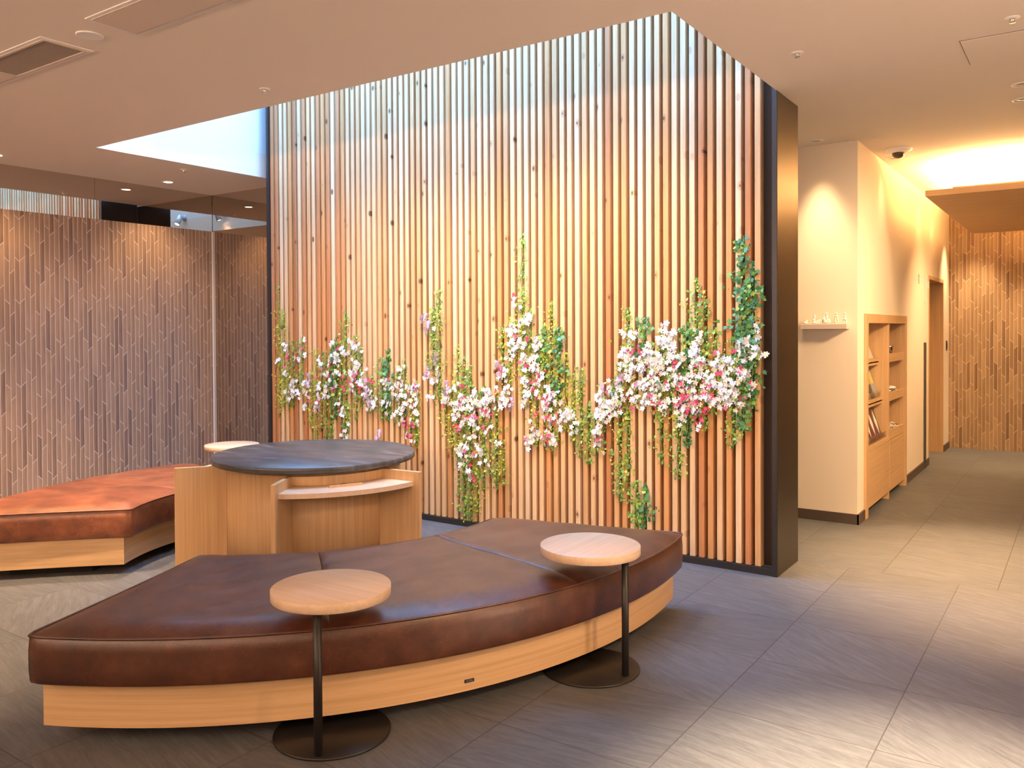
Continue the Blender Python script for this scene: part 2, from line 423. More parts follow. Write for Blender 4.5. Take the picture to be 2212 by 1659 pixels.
# ------------------------------------------------------------------ slat screen
sc = thing('slat_screen', (0,0,0), 'tall screen of upright larch slats in a black frame rising into the light well', 'slatted wall')
SX0, PIT = -6.165, .0605
tones = {'p': (.79,.58,.35), 'q': (.74,.48,.25), 'o': (.69,.38,.165), 'r': (.59,.28,.125), 'd': (.48,.22,.10), 'w': (.83,.65,.43)}
seq = 'rrwpodprqprorwroppqwppqqwpwpqqpwppowpwqpppoqppwppoqppwqpprqopwwqoppwropowrqqorrpprr'
b = MB(); zt = WELL-.15; i = 0; x = SX0
while x < -1.64:
    c = tones[seq[i % len(seq)]]; j = 1+random.uniform(-.08,.06)
    col = tuple(q*j for q in c)
    # each stave shows a second tone on its side face
    c2 = tones[random.choice('pqoroqr')]; col2 = tuple((a*.5+bb*.5)*j for a, bb in zip(c, c2))
    w = .036; y0, y1 = 5.062, 5.128
    k = .0025
    v = [(x+k,y0,.045),(x+w-k,y0,.045),(x+w,y0+k,.045),(x+w,y1,.045),(x,y1,.045),(x,y0+k,.045)]
    n = len(b.v); b.v += v + [(p[0],p[1],zt) for p in v]
    for q in range(6):
        r = (q+1) % 6
        b.f.append([n+q, n+r, n+6+r, n+6+q]); b.sm.append(False); b.c.append(col if q in (0,1,5) else col2)
    b.f.append([n+q for q in range(6)][::-1]); b.sm.append(False); b.c.append(col)
    b.f.append([n+6+q for q in range(6)]); b.sm.append(False); b.c.append(col)
    i += 1; x += PIT
b.build('slats', M['slat'], sc)
MB().box(-6.17, -1.60, 5.13, 5.138, .04, zt).build('backing_board', M['backing'], sc)
MB().box(-1.575, -1.5455, 5.0395, 5.14, 0, zt).build('frame_post', M['blackframe'], sc)
MB().box(-6.195, -6.172, 5.04, 5.14, 0, zt).build('frame_post', M['blackframe'], sc)
MB().box(-6.172, -1.572, 5.045, 5.10, 0, .042).build('kick_board', M['blackframe'], sc)
MB().box(-1.60, -1.545, 5.141, 5.478, 0, CZ-.002).build('end_panel', M['blackmetal'], sc)
MB().box(-1.5455, -1.5435, 5.045, 5.141, 0, CZ-.002).build('edge_strip', M['blackmetal'], sc)
MB().box(-6.195, -6.17, 5.14, 5.459, 0, zt).build('end_panel', M['blackframe'], sc)

# ------------------------------------------------------------------ curved benches
def bench(name, C, r0, r1, a0, a1, e0, e1, nseg, label, leath, zb=.226, zp=.40, cat='bench', plate=None, oak='bench_front'):
    """annular bench: inner radius r0 between angles a0..a1, outer radius r1 between e0..e1 (degrees)"""
    root = thing(name, (C[0], C[1], 0), label, cat)
    def P(s, t):      # s along 0..1, t across 0..1 (0 inner)
        a = radians((a0+(a1-a0)*s)*(1-t) + (e0+(e1-e0)*s)*t); r = r0+(r1-r0)*t
        return r*cos(a), r*sin(a)
    La = (r0+r1)/2*abs(radians(a1-a0)); Lb = r1-r0
    def Pm(s, t, R=.05, inset=0.0):
        ie = inset*.45
        s = ie/La + s*(1-2*ie/La); t = inset/Lb + t*(1-2*inset/Lb)
        A = min(s, 1-s)*La-ie; B = min(t, 1-t)*Lb-inset
        if R > 0 and A < R and B < R:
            vx, vy = (R-A)/R, (R-B)/R; L = hypot(vx, vy)
            if L > 1e-9:
                k = max(vx, vy)/L; A, B = R*(1-vx*k), R*(1-vy*k)
            A += ie; B += inset
            s = A/La if s < .5 else 1-A/La; t = B/Lb if t < .5 else 1-B/Lb
        return P(s, t)
    def outline(R, inset, n=60):
        o = []
        for i in range(n): o.append(Pm(i/n, 0, R, inset))
        # fine corner steps
        for i in range(24): o.append(Pm(1, i/24, R, inset))
        for i in range(n): o.append(Pm(1-i/n, 1, R, inset))
        for i in range(24): o.append(Pm(0, 1-i/24, R, inset))
        out = []
        for p in o:
            if not out or hypot(p[0]-out[-1][0], p[1]-out[-1][1]) > .002: out.append(p)
        return out
    # wood base and plinth
    MB().prism(outline(0, .052), .058, zb).build('base', M[oak], root)
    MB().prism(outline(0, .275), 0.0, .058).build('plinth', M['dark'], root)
    # side band of the cushion: rounded at the bottom
    rings = [(.012, zb), (.004, zb+.004), (0, zb+.013), (-.003, zb+.06), (-.003, zp-.05), (.001, zp-.004), (.006, zp)]
    b = MB(); base = outline(.034, 0)
    n = len(base); cx = [P(.5, .5)]*n
    vs = []
    for ins, z in rings:
        for i, p in enumerate(base):
            a = base[i-1]; c_ = base[(i+1) % n]
            tx, ty = c_[0]-a[0], c_[1]-a[1]; L = hypot(tx, ty) or 1
            nx, ny = ty/L, -tx/L
            s0 = -1 if Sgn(base) > 0 else 1
            vs.append((p[0]+nx*ins*s0, p[1]+ny*ins*s0, z))
    fs = []
    for k in range(len(rings)-1):
        for i in range(n):
            j = (i+1) % n; fs.append((k*n+i, k*n+j, (k+1)*n+j, (k+1)*n+i))
    b.add(vs, fs, None, True); b.add([v for v in vs[:n]], [list(range(n))], None, False)
    b.build('cushion_side', leath, root)
    MB().tube([(p[0], p[1], zp+.002) for p in base], .0048, 6, closed=True).build('piping', leath, root)
    # domed seat pads with sunken seams
    for q in range(nseg):
        b = MB(); NA, NB = 56, 56; vs = []
        g = lambda u: .5-.5*cos(pi*u)
        for i in range(NA+1):
            s = (q+g(i/NA))/nseg
            for j in range(NB+1):
                tt = g(j/NB); x, y = Pm(s, tt, .034, 0)
                dA = g(i/NA)*La/nseg; dB = (1-g(i/NA))*La/nseg; dt = min(tt, 1-tt)*Lb
                fs_ = []
                for dd, first in ((dA, q == 0), (dB, q == nseg-1)):
                    W_ = .15 if first else .045; lo = 0 if first else .62
                    u = min(dd/W_, 1); fs_.append(lo+(1-lo)*sqrt(max(0, 1-(1-u)**2)) if not first else 1-(1-u)**2.4)
                u = min(dt/.15, 1); et = 1-(1-u)**2.4
                z = zp-.001 + .036*et*fs_[0]*fs_[1]
                z += .0022*sin(x*23+y*9)*sin(y*19-x*5)*et*fs_[0]*fs_[1]
                vs.append((x, y, z))
        fs = [(i*(NB+1)+j, (i+1)*(NB+1)+j, (i+1)*(NB+1)+j+1, i*(NB+1)+j+1) for i in range(NA) for j in range(NB)]
        b.add(vs, fs, None, True)
        o = b.build('seat_pad', leath, root)
    if plate:
        ang, zc = plate
        a = radians(ang); r = r1-.052
        t_ = e0 + (e1-e0)*.5
        MB().box(-.021, .021, -.003, .0012, -.0065, .0065).build('name_plate', M['black'], root)
        pl = root.children[-1] if False else bpy.data.objects[[o for o in bpy.data.objects.keys() if o.startswith('name_plate')][-1]]
        pl.location = (r*cos(a), r*sin(a), zc); pl.rotation_euler = (0, 0, a+pi/2)
        cu = bpy.data.curves.new('maker_lettering', 'FONT'); cu.body = 'ADAL'; cu.size = .0125; cu.align_x = 'CENTER'; cu.align_y = 'CENTER'; cu.extrude = .0003
        to = bpy.data.objects.new('tmp', cu); COL.objects.link(to); bpy.context.view_layer.update()
        me = bpy.data.meshes.new_from_object(to.evaluated_get(bpy.context.evaluated_depsgraph_get()))
        bpy.data.objects.remove(to); me.materials.clear(); me.materials.append(M['chrome'])
        lo = bpy.data.objects.new('lettering', me); COL.objects.link(lo); lo.parent = pl
        lo.location = (0, -.0032, 0); lo.rotation_euler = (pi/2, 0, 0)
    return root
def Sgn(p):
    return sum(p[i][0]*p[(i+1) % len(p)][1]-p[(i+1) % len(p)][0]*p[i][1] for i in range(len(p)))
bench('curved_bench', (-4.205, 3.708), 1.36, 2.465, -63.0, 9.8, -65.1, 12.1, 3,
      'large curved brown leather bench on an oak base in the foreground', M['leather'], plate=(-26.2, .098))
bench('curved_bench', (-3.89, 3.68), 1.25, 2.28, 166, 218, 167, 222, 2,
      'curved bench with warm-lit brown leather and oak base in front of the tile wall', M['leather_warmlit'], oak='bench_rear')

# ------------------------------------------------------------------ round side tables
def side_table(c, pole, label, topmat):
    root = thing('side_table', (c[0], c[1], 0), label, 'side table', 'round side tables at the benches')
    MB().lathe([(0,.515),(.2195,.515),(.2205,.516),(.2205,.549),(.2195,.55),(0,.55)], 96).build('table_top', topmat, root)
    MB().lathe([(0,0),(.214,0),(.216,.002),(.216,.007),(.213,.010),(0,.011)], 96).build('base_plate', M['black'], root)
    MB().lathe([(.0155,.010),(.0155,.516)], 32, c=(pole[0]-c[0], pole[1]-c[1], 0)).build('pole', M['black'], root)
    return root
side_table((-2.325,2.175), (-2.226,2.015), 'round oak side table on a black disc at the front left of the large bench', M['oaktop'])
side_table((-1.815,3.232), (-1.642,3.228), 'round oak side table on a black disc at the right end of the large bench', M['oaktop2'])
side_table((-5.94,4.45), (-5.84,4.60), 'round oak side table behind the stone counter, by the rear bench', M['oaktop'])

# ------------------------------------------------------------------ stone topped counter
K = (-4.215, 3.81)
root = thing('round_counter', (K[0], K[1], 0), 'round oak counter with grey stone top and writing shelves', 'counter')
MB().lathe([(0,.662),(.648,.662),(.655,.666),(.655,.694),(.650,.70),(0,.70)], 160).build('stone_top', M['stone'], root)
MB().lathe([(.555,0),(.555,.645)], 128).build('drum', M['oakZ'], root)
MB().lathe([(.535,.645),(.535,.662)], 96).build('shadow_gap', M['dark'], root)
def arc(mb, r0, r1, a0, a1, z0, z1, n=36):
    p = [(r1*cos(radians(a0+(a1-a0)*i/n)), r1*sin(radians(a0+(a1-a0)*i/n))) for i in range(n+1)]
    p += [(r0*cos(radians(a1+(a0-a1)*i/n)), r0*sin(radians(a1+(a0-a1)*i/n))) for i in range(n+1)]
    return mb.prism(p, z0, z1)
def radial(mb, a, r0, r1, t, z0, z1, side):
    a = radians(a); ux, uy = cos(a), sin(a); nx, ny = -uy*side, ux*side
    p = [(r0*ux, r0*uy), (r1*ux, r1*uy), (r1*ux+nx*t, r1*uy+ny*t), (r0*ux+nx*t, r0*uy+ny*t)]
    return mb.prism(p, z0, z1)
for a0, a1 in ((-58.5, 4.5), (-189, -127.5), (90, 150)):
    su = arc(MB(), .556, .822, a0+1.6, a1-1.6, .552, .58).build('writing_shelf', M['oaktop'], root)
    arc(MB(), .560, .580, a0+2.2, a1-2.2, .581, .636).build('shelf_back', M['oakZ'], root)
    radial(MB(), a0, .556, .868, .026, 0, .64, 1).build('side_panel', M['oakZ'], root, bevel=.0015, seg=1)
    radial(MB(), a1, .556, .868, .026, 0, .64, -1).build('side_panel', M['oakZ'], root, bevel=.0015, seg=1)
    am = radians((a0+a1)/2); st = MB().box(-.006, .006, -.10, .10, 0, .014).build('paper_stop', M['oakX'], su)
    st.location = (.668*cos(am), .668*sin(am), .5802); st.rotation_euler = (0, 0, am)
    gr = MB().lathe([(.012,0),(.024,0),(.024,.003),(.012,.003)], 24).build('cable_grommet', M['black'], su)
    gr.location = (.605*cos(am+.02), .605*sin(am+.02), .5802)

# ------------------------------------------------------------------ recessed cabinet
cx = X
root = thing('magazine_cabinet', (cx, 7.84, 0), 'oak magazine cabinet recessed in the cream corridor wall', 'cabinet')
def R(x0, x1, y0, y1, z0, z1, mb=None): return (mb or MB()).box(x0-cx, x1-cx, y0-7.84, y1-7.84, z0, z1)
f = R(cx-.42, cx+.02, 6.957, 7.035, 0, 1.614); R(cx-.42, cx+.02, 8.64, 8.717, 0, 1.614, f); R(cx-.42, cx+.02, 7.035, 8.64, 1.54, 1.614, f)
f.build('frame', M['oakZ'], root, bevel=.002, seg=1)
R(cx-.43, cx-.42, 6.96, 8.71, 0.02, 1.6).build('back_board', M['oakZ'], root)
R(cx-.42, cx+.008, 7.90, 7.93, .0, 1.54).build('divider', M['oakZ'], root)
R(cx-.01, cx+.012, 7.042, 7.896, .065, .512).build('door', M['oakY'], root, bevel=.0015, seg=1)
R(cx-.01, cx+.012, 7.934, 8.635, .065, .508).build('door', M['oakY'], root, bevel=.0015, seg=1)
R(cx-.42, cx-.06, 7.035, 8.64, 0.0, .06).build('toe_recess', M['dark'], root)
R(cx-.42, cx+.012, 7.037, 7.898, .516, .548).build('ledge', M['oakY'], root)
# left bay: three display shelves set back more the higher they are
for z, b_ in ((.548, .0), (.872, -.045), (1.21, -.075)):
    if z > .6: R(cx-.30, cx+b_, 7.037, 7.898, z-.03, z+.0, ).build('shelf', M['oakY'], root); R(cx+b_-.02, cx+b_, 7.037, 7.898, z-.010, z+.030).build('shelf_lip', M['oakY'], root)
    a = MB().add([((cx-.33)-cx, 7.037-7.84, z+.31),((cx-.33)-cx, 7.898-7.84, z+.31),((cx+b_-.12)-cx, 7.898-7.84, z+.002),((cx+b_-.12)-cx, 7.037-7.84, z+.002),
                  ((cx-.345)-cx, 7.037-7.84, z+.31),((cx-.345)-cx, 7.898-7.84, z+.31),((cx+b_-.135)-cx, 7.898-7.84, z+.002),((cx+b_-.135)-cx, 7.037-7.84, z+.002)],
                 [(0,1,2,3),(4,7,6,5),(0,4,5,1),(3,2,6,7),(0,3,7,4),(1,5,6,2)]).build('sloped_rest', M['oakY'], root)
for z in (.59, .931, 1.276):
    R(cx-.42, cx-.012, 7.932, 8.638, z-.075, z-.055).build('shelf', M['oakY'], root)
    R(cx-.012, cx+.006, 7.932, 8.625, z-.075, z).build('shelf_lip', M['oakY'], root)
for z, x_ in ((.548, .0), (.902, -.045)):
    o = R(cx+x_-.008, cx+x_-.004, 7.06, 7.88, z, z+.055).build('acrylic_guard', M['acrylic'], root)
def booklet(y, z, w, h, th, front, cover, label, cat, group, xb, lean=.11, diamond=False, name='book'):
    """leans back against the sloped rest; xb is the foot of its front face"""
    b = MB(); b.box(-th, 0, -w/2, w/2, 0, h, cover)
    if diamond:
        b.add([(.0012, 0, h*.96), (.0012, w*.30, h*.55), (.0012, 0, h*.14), (.0012, -w*.30, h*.55)], [(0,1,2,3)], (.85,.80,.74))
    elif front:
        b.add([(.0012, -w*.42, h*.55), (.0012, w*.42, h*.55), (.0012, w*.42, h*.93), (.0012, -w*.42, h*.93)], [(0,1,2,3)], front)
    o = b.build(name, M['print'], None); o.location = (xb, y, z); o.rotation_euler = (0, -math.atan2(lean, h), 0)
    tag(o, label, cat, group); return o
booklet(7.50, 1.2115, .21, .285, .006, (.75,.20,.06), (.70,.22,.08), 'orange magazine on the top left shelf of the cabinet', 'magazine', 'magazines in the cabinet', cx-.098, .11, name='magazine')
booklet(7.74, 1.2115, .22, .295, .006, (.25,.24,.22), (.66,.60,.52), 'grey and beige magazine with photographs on the top left shelf', 'magazine', 'magazines in the cabinet', cx-.098, .11, name='magazine')
booklet(7.40, .8735, .12, .23, .012, (.55,.50,.40), (.72,.65,.52), 'pale book at the left end of the middle shelf', 'book', 'books on the middle shelf', cx-.066, .085)
booklet(7.525, .8735, .13, .25, .014, (.62,.60,.56), (.70,.62,.50), 'cream book beside the pale book on the middle shelf', 'book', 'books on the middle shelf', cx-.066, .085)
booklet(7.66, .8735, .15, .27, .016, (.68,.45,.12), (.10,.08,.06), 'black book with a small yellow square on the middle shelf', 'book', 'books on the middle shelf', cx-.066, .085)
booklet(7.81, .8735, .15, .27, .010, (.62,.58,.18), (.30,.38,.42), 'blue grey book with a yellow spot on the middle shelf', 'book', 'books on the middle shelf', cx-.066, .085)
cols = [((.42,.33,.08), 'olive brochure at the left of the lowest shelf'), ((.14,.06,.06), 'dark plum brochure with a white diamond, next to the olive one'),
        ((.18,.06,.06), 'dark red brochure with a white diamond in the row middle'), ((.13,.07,.05), 'dark brown brochure with a white diamond at the right of the row')]
for i, (c_, l) in enumerate(cols):
    booklet(7.27+.165*i, .549, .15, .27, .006, None, c_, l, 'brochure', 'brochures on the lowest shelf', cx-.028, .09, diamond=True, name='brochure')
# small things in the right bay
o = MB().lathe([(.0,0),(.032,0),(.028,.03),(.030,.10),(.045,.115),(.042,.115),(.026,.10),(.0,.02)], 28).build('metal_cup', M['chrome'])
o.location = (cx-.055, 8.26, 1.2215); tag(o, 'small shiny metal cup on the top right shelf of the cabinet', 'cup')
o = MB().lathe([(0,0),(.03,0),(.048,.045),(.044,.045),(.028,.006),(0,.006)], 28).build('dark_bowl', M['blackframe'])
o.location = (cx-.070, 8.46, 1.2215); tag(o, 'small dark bowl on the top right shelf beside the metal cup', 'bowl')
root = thing('round_canister', (cx-.105, 8.36, .8765), 'round metal canister with white lid on the middle right shelf', 'canister')
MB().lathe([(0,0),(.085,0),(.085,.065),(0,.065)], 36).build('canister_body', M['chrome'], root)
MB().lathe([(0,.0655),(.088,.0655),(.088,.082),(.07,.088),(0,.09)], 36).build('canister_lid', M['white'], root)
def crumple(name, loc, n, sx, sy, h, label):
    b = MB(); rr = random.Random(3)
    for i in range(n):
        p = Vector((rr.uniform(-sx,sx), rr.uniform(-sy,sy), rr.uniform(.012,h))); q = [p+Vector((rr.uniform(-.03,.03), rr.uniform(-.03,.03), rr.uniform(-.011,.02))) for _ in range(4)]
        b.add(q, [(0,1,2),(0,2,3),(0,3,1),(1,3,2)])
    o = b.build(name, M['white']); o.location = loc; return tag(o, label, 'packets', kind='stuff')
crumple('wrapped_packets', (cx-.11, 8.36, .535), 90, .09, .24, .075, 'heap of white crumpled packets on the lowest right shelf')
crumple('wrapped_sweets', (cx-.055, 8.53, .8765), 26, .05, .09, .045, 'few clear wrapped packets beside the round canister')

# ------------------------------------------------------------------ wall shelf with figurines
tag(MB().box(-1.857, -1.513, 6.645, 6.7395, 1.494, 1.534).build('wall_shelf', plaster('shelf_paint_shaded', (.60,.50,.45)), None, bevel=.002, seg=1), 'small pale floating shelf on the cream wall', 'shelf')  # colour darkened to stand for the unlit front of the shelf
def blob(parts, name, loc, label):
    b = MB()
    for (x, z, rx, rz, ry, tilt) in parts:
        vs = []; N, K_ = 14, 8
        for i in range(K_+1):
            th = pi*i/K_
            for j in range(N):
                ph = 2*pi*j/N; v = Vector((rx*sin(th)*cos(ph), ry*sin(th)*sin(ph), rz*cos(th)))
                v = Matrix.Rotation(tilt, 4, 'Y') @ v; vs.append((v.x+x, v.y, v.z+z))
        fs = [(i*N+j, i*N+(j+1) % N, (i+1)*N+(j+1) % N, (i+1)*N+j) for i in range(K_) for j in range(N)]
        b.add(vs, fs, None, True)
    o = b.build(name, M['white']); rm = o.modifiers.new('remesh', 'REMESH'); rm.mode = 'VOXEL'; rm.voxel_size = .0022; rm.use_smooth_shade = True
    o.location = loc; return tag(o, label, 'figurine', 'figurines on the wall shelf')
fy = 6.69; fz = 1.5345
blob([(0,.010,.016,.010,.010,0),(.006,.018,.006,.015,.008,.5)], 'figurine', (-1.828, fy, fz), 'tiny wedge shaped white figurine at the left end of the shelf')
blob([(0,.008,.034,.008,.011,0),(.018,.020,.030,.009,.010,-.45),(-.012,.026,.009,.018,.009,0),(-.008,.055,.006,.022,.006,.05)], 'figurine', (-1.752, fy, fz), 'white reclining figurine with a raised neck, second on the shelf')
blob([(0,.014,.032,.014,.012,0),(-.016,.030,.016,.022,.010,0),(.016,.024,.016,.014,.010,0),(.002,.050,.008,.026,.008,0),(.0,.078,.0075,.009,.0075,0)], 'figurine', (-1.672, fy, fz), 'broad seated white figurine in the middle of the shelf')
blob([(0,.010,.007,.012,.006,0),(-.009,.036,.006,.030,.007,.12),(.009,.036,.006,.030,.007,-.12),(0,.058,.014,.010,.008,0),(0,.078,.008,.009,.008,0)], 'figurine', (-1.598, fy, fz), 'slim standing white figurine with arms forming a loop')
blob([(-.008,.015,.007,.018,.007,0),(.008,.015,.007,.018,.007,0),(0,.034,.014,.010,.009,0),(0,.052,.008,.022,.007,0),(0,.080,.007,.009,.007,0)], 'figurine', (-1.536, fy, fz), 'pear shaped standing white figurine at the right end of the shelf')

# ------------------------------------------------------------------ corridor fittings
root = thing('sliding_door_pull', (cx+.004, 9.86, 0), 'tall dark metal strip on the cream wall beside the doorway', 'metal strip')
MB().box(0, .012, -.035, .035, .002, 1.343).build('strip', M['blackmetal'], root)
for z in (1.10, 1.13, 1.27): MB().box(.0125, .016, -.014, .014, z, z+.018).build('button', M['chrome'], root)
for (y, z0, z1, w, l) in ((9.485, 1.955, 2.05, .035, 'small white sign plate high on the wall, nearer the cabinet'), (9.90, 1.764, 2.056, .06, 'long white sign plate high on the wall beside the doorway'),
                         (10.06, 1.93, 2.00, .03, 'tiny white sign plate between the long sign and the doorway')):
    o = MB().box(0, .012, -w/2, w/2, 0, z1-z0).build('sign_plate', M['white']); o.location = (cx+.0005, y, z0); tag(o, l, 'sign')
root = thing('switch_plate', (cx+.0005, 11.525, 1.221), 'dark wall switch beyond the doorway next to the tile wall', 'switch')
MB().box(0, .008, -.035, .035, 0, .12).build('plate', M['blackframe'], root)
MB().box(.0085, .012, -.018, .018, .03, .09).build('rocker', M['black'], root)

# hanging oak canopy with light cove
zc = 2.60
root = thing('ceiling_canopy', (-1.14, 7.76, zc), 'suspended oak canopy with bright light above it over the corridor', 'ceiling canopy')
MB().box(0, 2.4, 0, 3.38, 0, .05).build('panel', M['oakX'], root, bevel=.002, seg=1)
MB().box(.18, 2.3, .20, .235, .051, .09).box(.18, .215, .235, 3.1, .051, .09).box(.215, 2.3, 3.07, 3.1, .051, .09).build('upstand', M['oakX'], root)
MB().box(.52, 2.2, .75, 2.6, .051, CZ-zc-.001).build('hanger_box', M['wallw'], root)
MB().box(.26, 2.2, .30, .34, .051, .062).box(.26, .30, .34, 3.0, .051, .062).build('light_strip', M['led'], root)

o = light('cove_light', 'AREA', (0,0,0), 320, (1,.60,.23), shape='RECTANGLE', size=1.9, size_y=2.5)
o.parent = root; o.location = (1.25, 1.65, .055); o.rotation_euler = (pi, 0, 0)
# ------------------------------------------------------------------ ceiling fittings
def grille(loc, L, first, label):
    """two grilles in one frame: dark open slots and closed beige slots"""
    root = thing('ceiling_vent', loc, label, 'air vent'); w = .225
    f = MB().box(-.02, L+.02, -.02, 0, -.005, 0).box(-.02, L+.02, w, w+.02, -.005, 0).box(-.02, 0, 0, w, -.005, 0).box(L, L+.02, 0, w, -.005, 0)
    f.build('frame', M['white'] if first == 'beige' else M['grille'], root)
    MB().box(0, L, 0, w, -.0015, 0).build('slot_backing', M['dark'], root)
    h = L/2
    for k, kind in enumerate((first, 'dark' if first == 'beige' else 'beige')):
        b = MB(); x = k*h+.012; e = (k+1)*h-.012
        b.box(k*h, x, 0, w, -.008, -.002); b.box(e, (k+1)*h, 0, w, -.008, -.002); b.box(x, e, 0, .014, -.008, -.002); b.box(x, e, w-.014, w, -.008, -.002)
        st_ = .0145
        n = int((e-x)/st_)
        for i in range(n):
            q = x+i*st_
            if kind == 'beige': b.add([(q,.014,-.0105),(q+.0140,.014,-.0045),(q+.0140,w-.014,-.0045),(q,w-.014,-.0105),(q,.014,-.0075),(q+.0140,.014,-.0035),(q+.0140,w-.014,-.0035),(q,w-.014,-.0075)], [(0,1,2,3),(4,7,6,5),(0,4,5,1),(2,6,7,3),(0,3,7,4),(1,5,6,2)])
            else: b.box(q, q+.0060, .014, w-.014, -.0040, -.0034)
        b.build('louvre_panel', M['grille'], root)
grille((-3.74, 2.068, CZ), 1.45, 'beige', 'long ceiling vent with a raised white rim, right of the round speaker')
g = grille((-5.63, 2.068, CZ), 1.45, 'beige', 'ceiling vent left of the round speaker with dark slots nearest it')
root = thing('ceiling_speaker', (-3.955, 2.178, CZ), 'round flat ceiling speaker between the two vents', 'speaker')
MB().lathe([(.052,0),(.062,0),(.062,-.004),(.056,-.007),(.052,-.005)], 48).build('rim', M['white'], root)
MB().lathe([(0,-.004),(.052,-.004),(.052,0)], 48).build('speaker_grille', M['grille'], root)
def sprinkler(x, y, label, rr=.032):
    root = thing('sprinkler_head', (x, y, CZ), label, 'sprinkler', 'sprinkler heads on the ceiling')
    MB().lathe([(0,0),(rr,0),(rr,-.002),(rr*.8,-.005),(0,-.006)], 28).build('escutcheon', M['white'], root)
    MB().lathe([(0,-.006),(.013,-.006),(.011,-.014),(.006,-.020),(.015,-.021),(.015,-.023),(0,-.024)], 20).build('head', M['chrome'], root)
sprinkler(-4.0, 3.25, 'sprinkler head on the ceiling left of the slat wall, before the well edge')
sprinkler(-6.557, 4.44, 'sprinkler head on the narrow ceiling strip by the tile wall')
sprinkler(-1.25, 4.42, 'sprinkler head on the ceiling right of the light well apex')
sprinkler(-.30, 4.50, 'sprinkler head near the top right corner above the access hatch')
def downlight(x, y, label, energy=0, size=1.1, blend=.6, lamp=False, r=.045, color=WARM, aim=None, z=CZ, soft=.06):
    root = thing('downlight', (x, y, z), label, 'downlight', 'recessed ceiling downlights')
    MB().lathe([(r,0),(r+.012,0),(r+.012,-.003),(r,-.006),(r-.004,-.002)], 36).build('trim_ring', M['white'], root)
    MB().lathe([(0,-.0022),(r-.005,-.0022),(r-.004,-.0005),(0,-.0005)], 36).build('lens', M['lamp'] if lamp else M['chrome'], root)
    if energy:
        o = light('downlight_beam', 'SPOT', (x, y, z-.03), energy, color, aim=aim or (x, y, 0), spot_size=size, spot_blend=blend, shadow_soft_size=soft)
        o.parent = root; o.location = (0, 0, -.03)
wx = -7.22
downlight(wx, 4.72, 'glowing downlight above the far end of the tile wall', 42, 1.9, .8, True)
downlight(wx, 3.20, 'glowing downlight at the left picture edge above the tile wall', 42, 1.9, .8, True)
downlight(wx, 1.65, 'downlight over the near tile wall', 42, 1.9, .8, True)
downlight(-1.72, 6.56, 'downlight above the small figurine shelf', 110, 1.05, 1.0, aim=(-1.68, 6.64, 0))
downlight(-1.36, 7.60, 'downlight beside the dome camera', 12, 1.1, .8, aim=(-1.38, 7.60, 0))
downlight(-1.36, 9.50, 'downlight over the corridor wall signs', 12, 1.1, .8, aim=(-1.38, 9.5, 0))
downlight(-1.36, 10.35, 'downlight before the far doorway', 8, 1.1, .8, aim=(-1.38, 10.35, 0))
downlight(-.335, 5.76, 'nearer of two downlights cut by the right picture edge', 1300, 1.1, .9, color=(1,.60,.29))
downlight(-.355, 6.15, 'farther of two downlights cut by the right picture edge', 70, 1.4, .9, aim=(-1.455, 8.1, .8))
downlight(-.30, 2.60, 'downlight over the open floor at the lower right', 2100, .8, .9, color=(1,.72,.46))
downlight(-.55, 10.9, 'downlight at the end of the corridor', 350, 1.3, .9)

downlight(-1.15, 11.35, 'downlight washing the left of the far tile wall', 200, 1.3, .9)
downlight(-.30, 11.35, 'downlight washing the far tile wall beside the canopy', 200, 1.3, .9)
downlight(-5.15, 1.93, 'downlight left of the large bench', 600, 1.2, .7)
downlight(.9, 7.6, 'added fill lamp over the corridor, out of view', 80, 1.7, 1, color=(1,.60,.28), aim=(-1.455, 8.0, 1.2))  # added out of view as general fill for the corridor wall
downlight(-.25, 9.4, 'added fill lamp in the canopy underside, out of view', 230, 1.9, 1, color=(1,.60,.28), aim=(-1.455, 9.9, .6), z=2.60)  # made-up lamp, brightens the corridor wall below the canopy
downlight(.7, 5.6, 'added soft fill lamp over the corridor mouth, out of view', 900, 1.5, 1, aim=(-1.7, 6.74, .8), soft=.3)  # unseen added lamp, oversized source softly fills the cream wall
downlight(1.3, 2.2, 'added fill lamp right of the viewer, out of view', 300, .9, 1, aim=(-1.7, 3.3, .1))  # unseen lamp added to brighten the right part of the bench base
root = thing('dome_camera', (-1.262, 7.26, CZ), 'white dome security camera on the corridor ceiling', 'security camera')
MB().lathe([(0,0),(.105,0),(.105,-.006),(.098,-.018),(.06,-.028),(.052,-.032),(0,-.032)], 48).build('base_ring', M['white'], root)
MB().lathe([(.046,-.030),(.045,-.045),(.036,-.062),(.02,-.072),(0,-.076)], 40).build('dome', mat('smoked_dome', (.09,.06,.04), .08), root)
tag(MB().box(-.537, .55, 4.717, 5.163, CZ-.004, CZ-.0005).build('access_hatch', M['ceil'], None, bevel=.001, seg=1), 'flush square access hatch in the ceiling at the right', 'ceiling hatch')
h = struct('trim_1', MB().box(-.541, .554, 4.712, 4.717, CZ-.001, CZ+.0).box(-.541, .554, 5.163, 5.167, CZ-.001, CZ+.0).box(-.541, -.537, 4.717, 5.163, CZ-.001, CZ), M['skirt'])

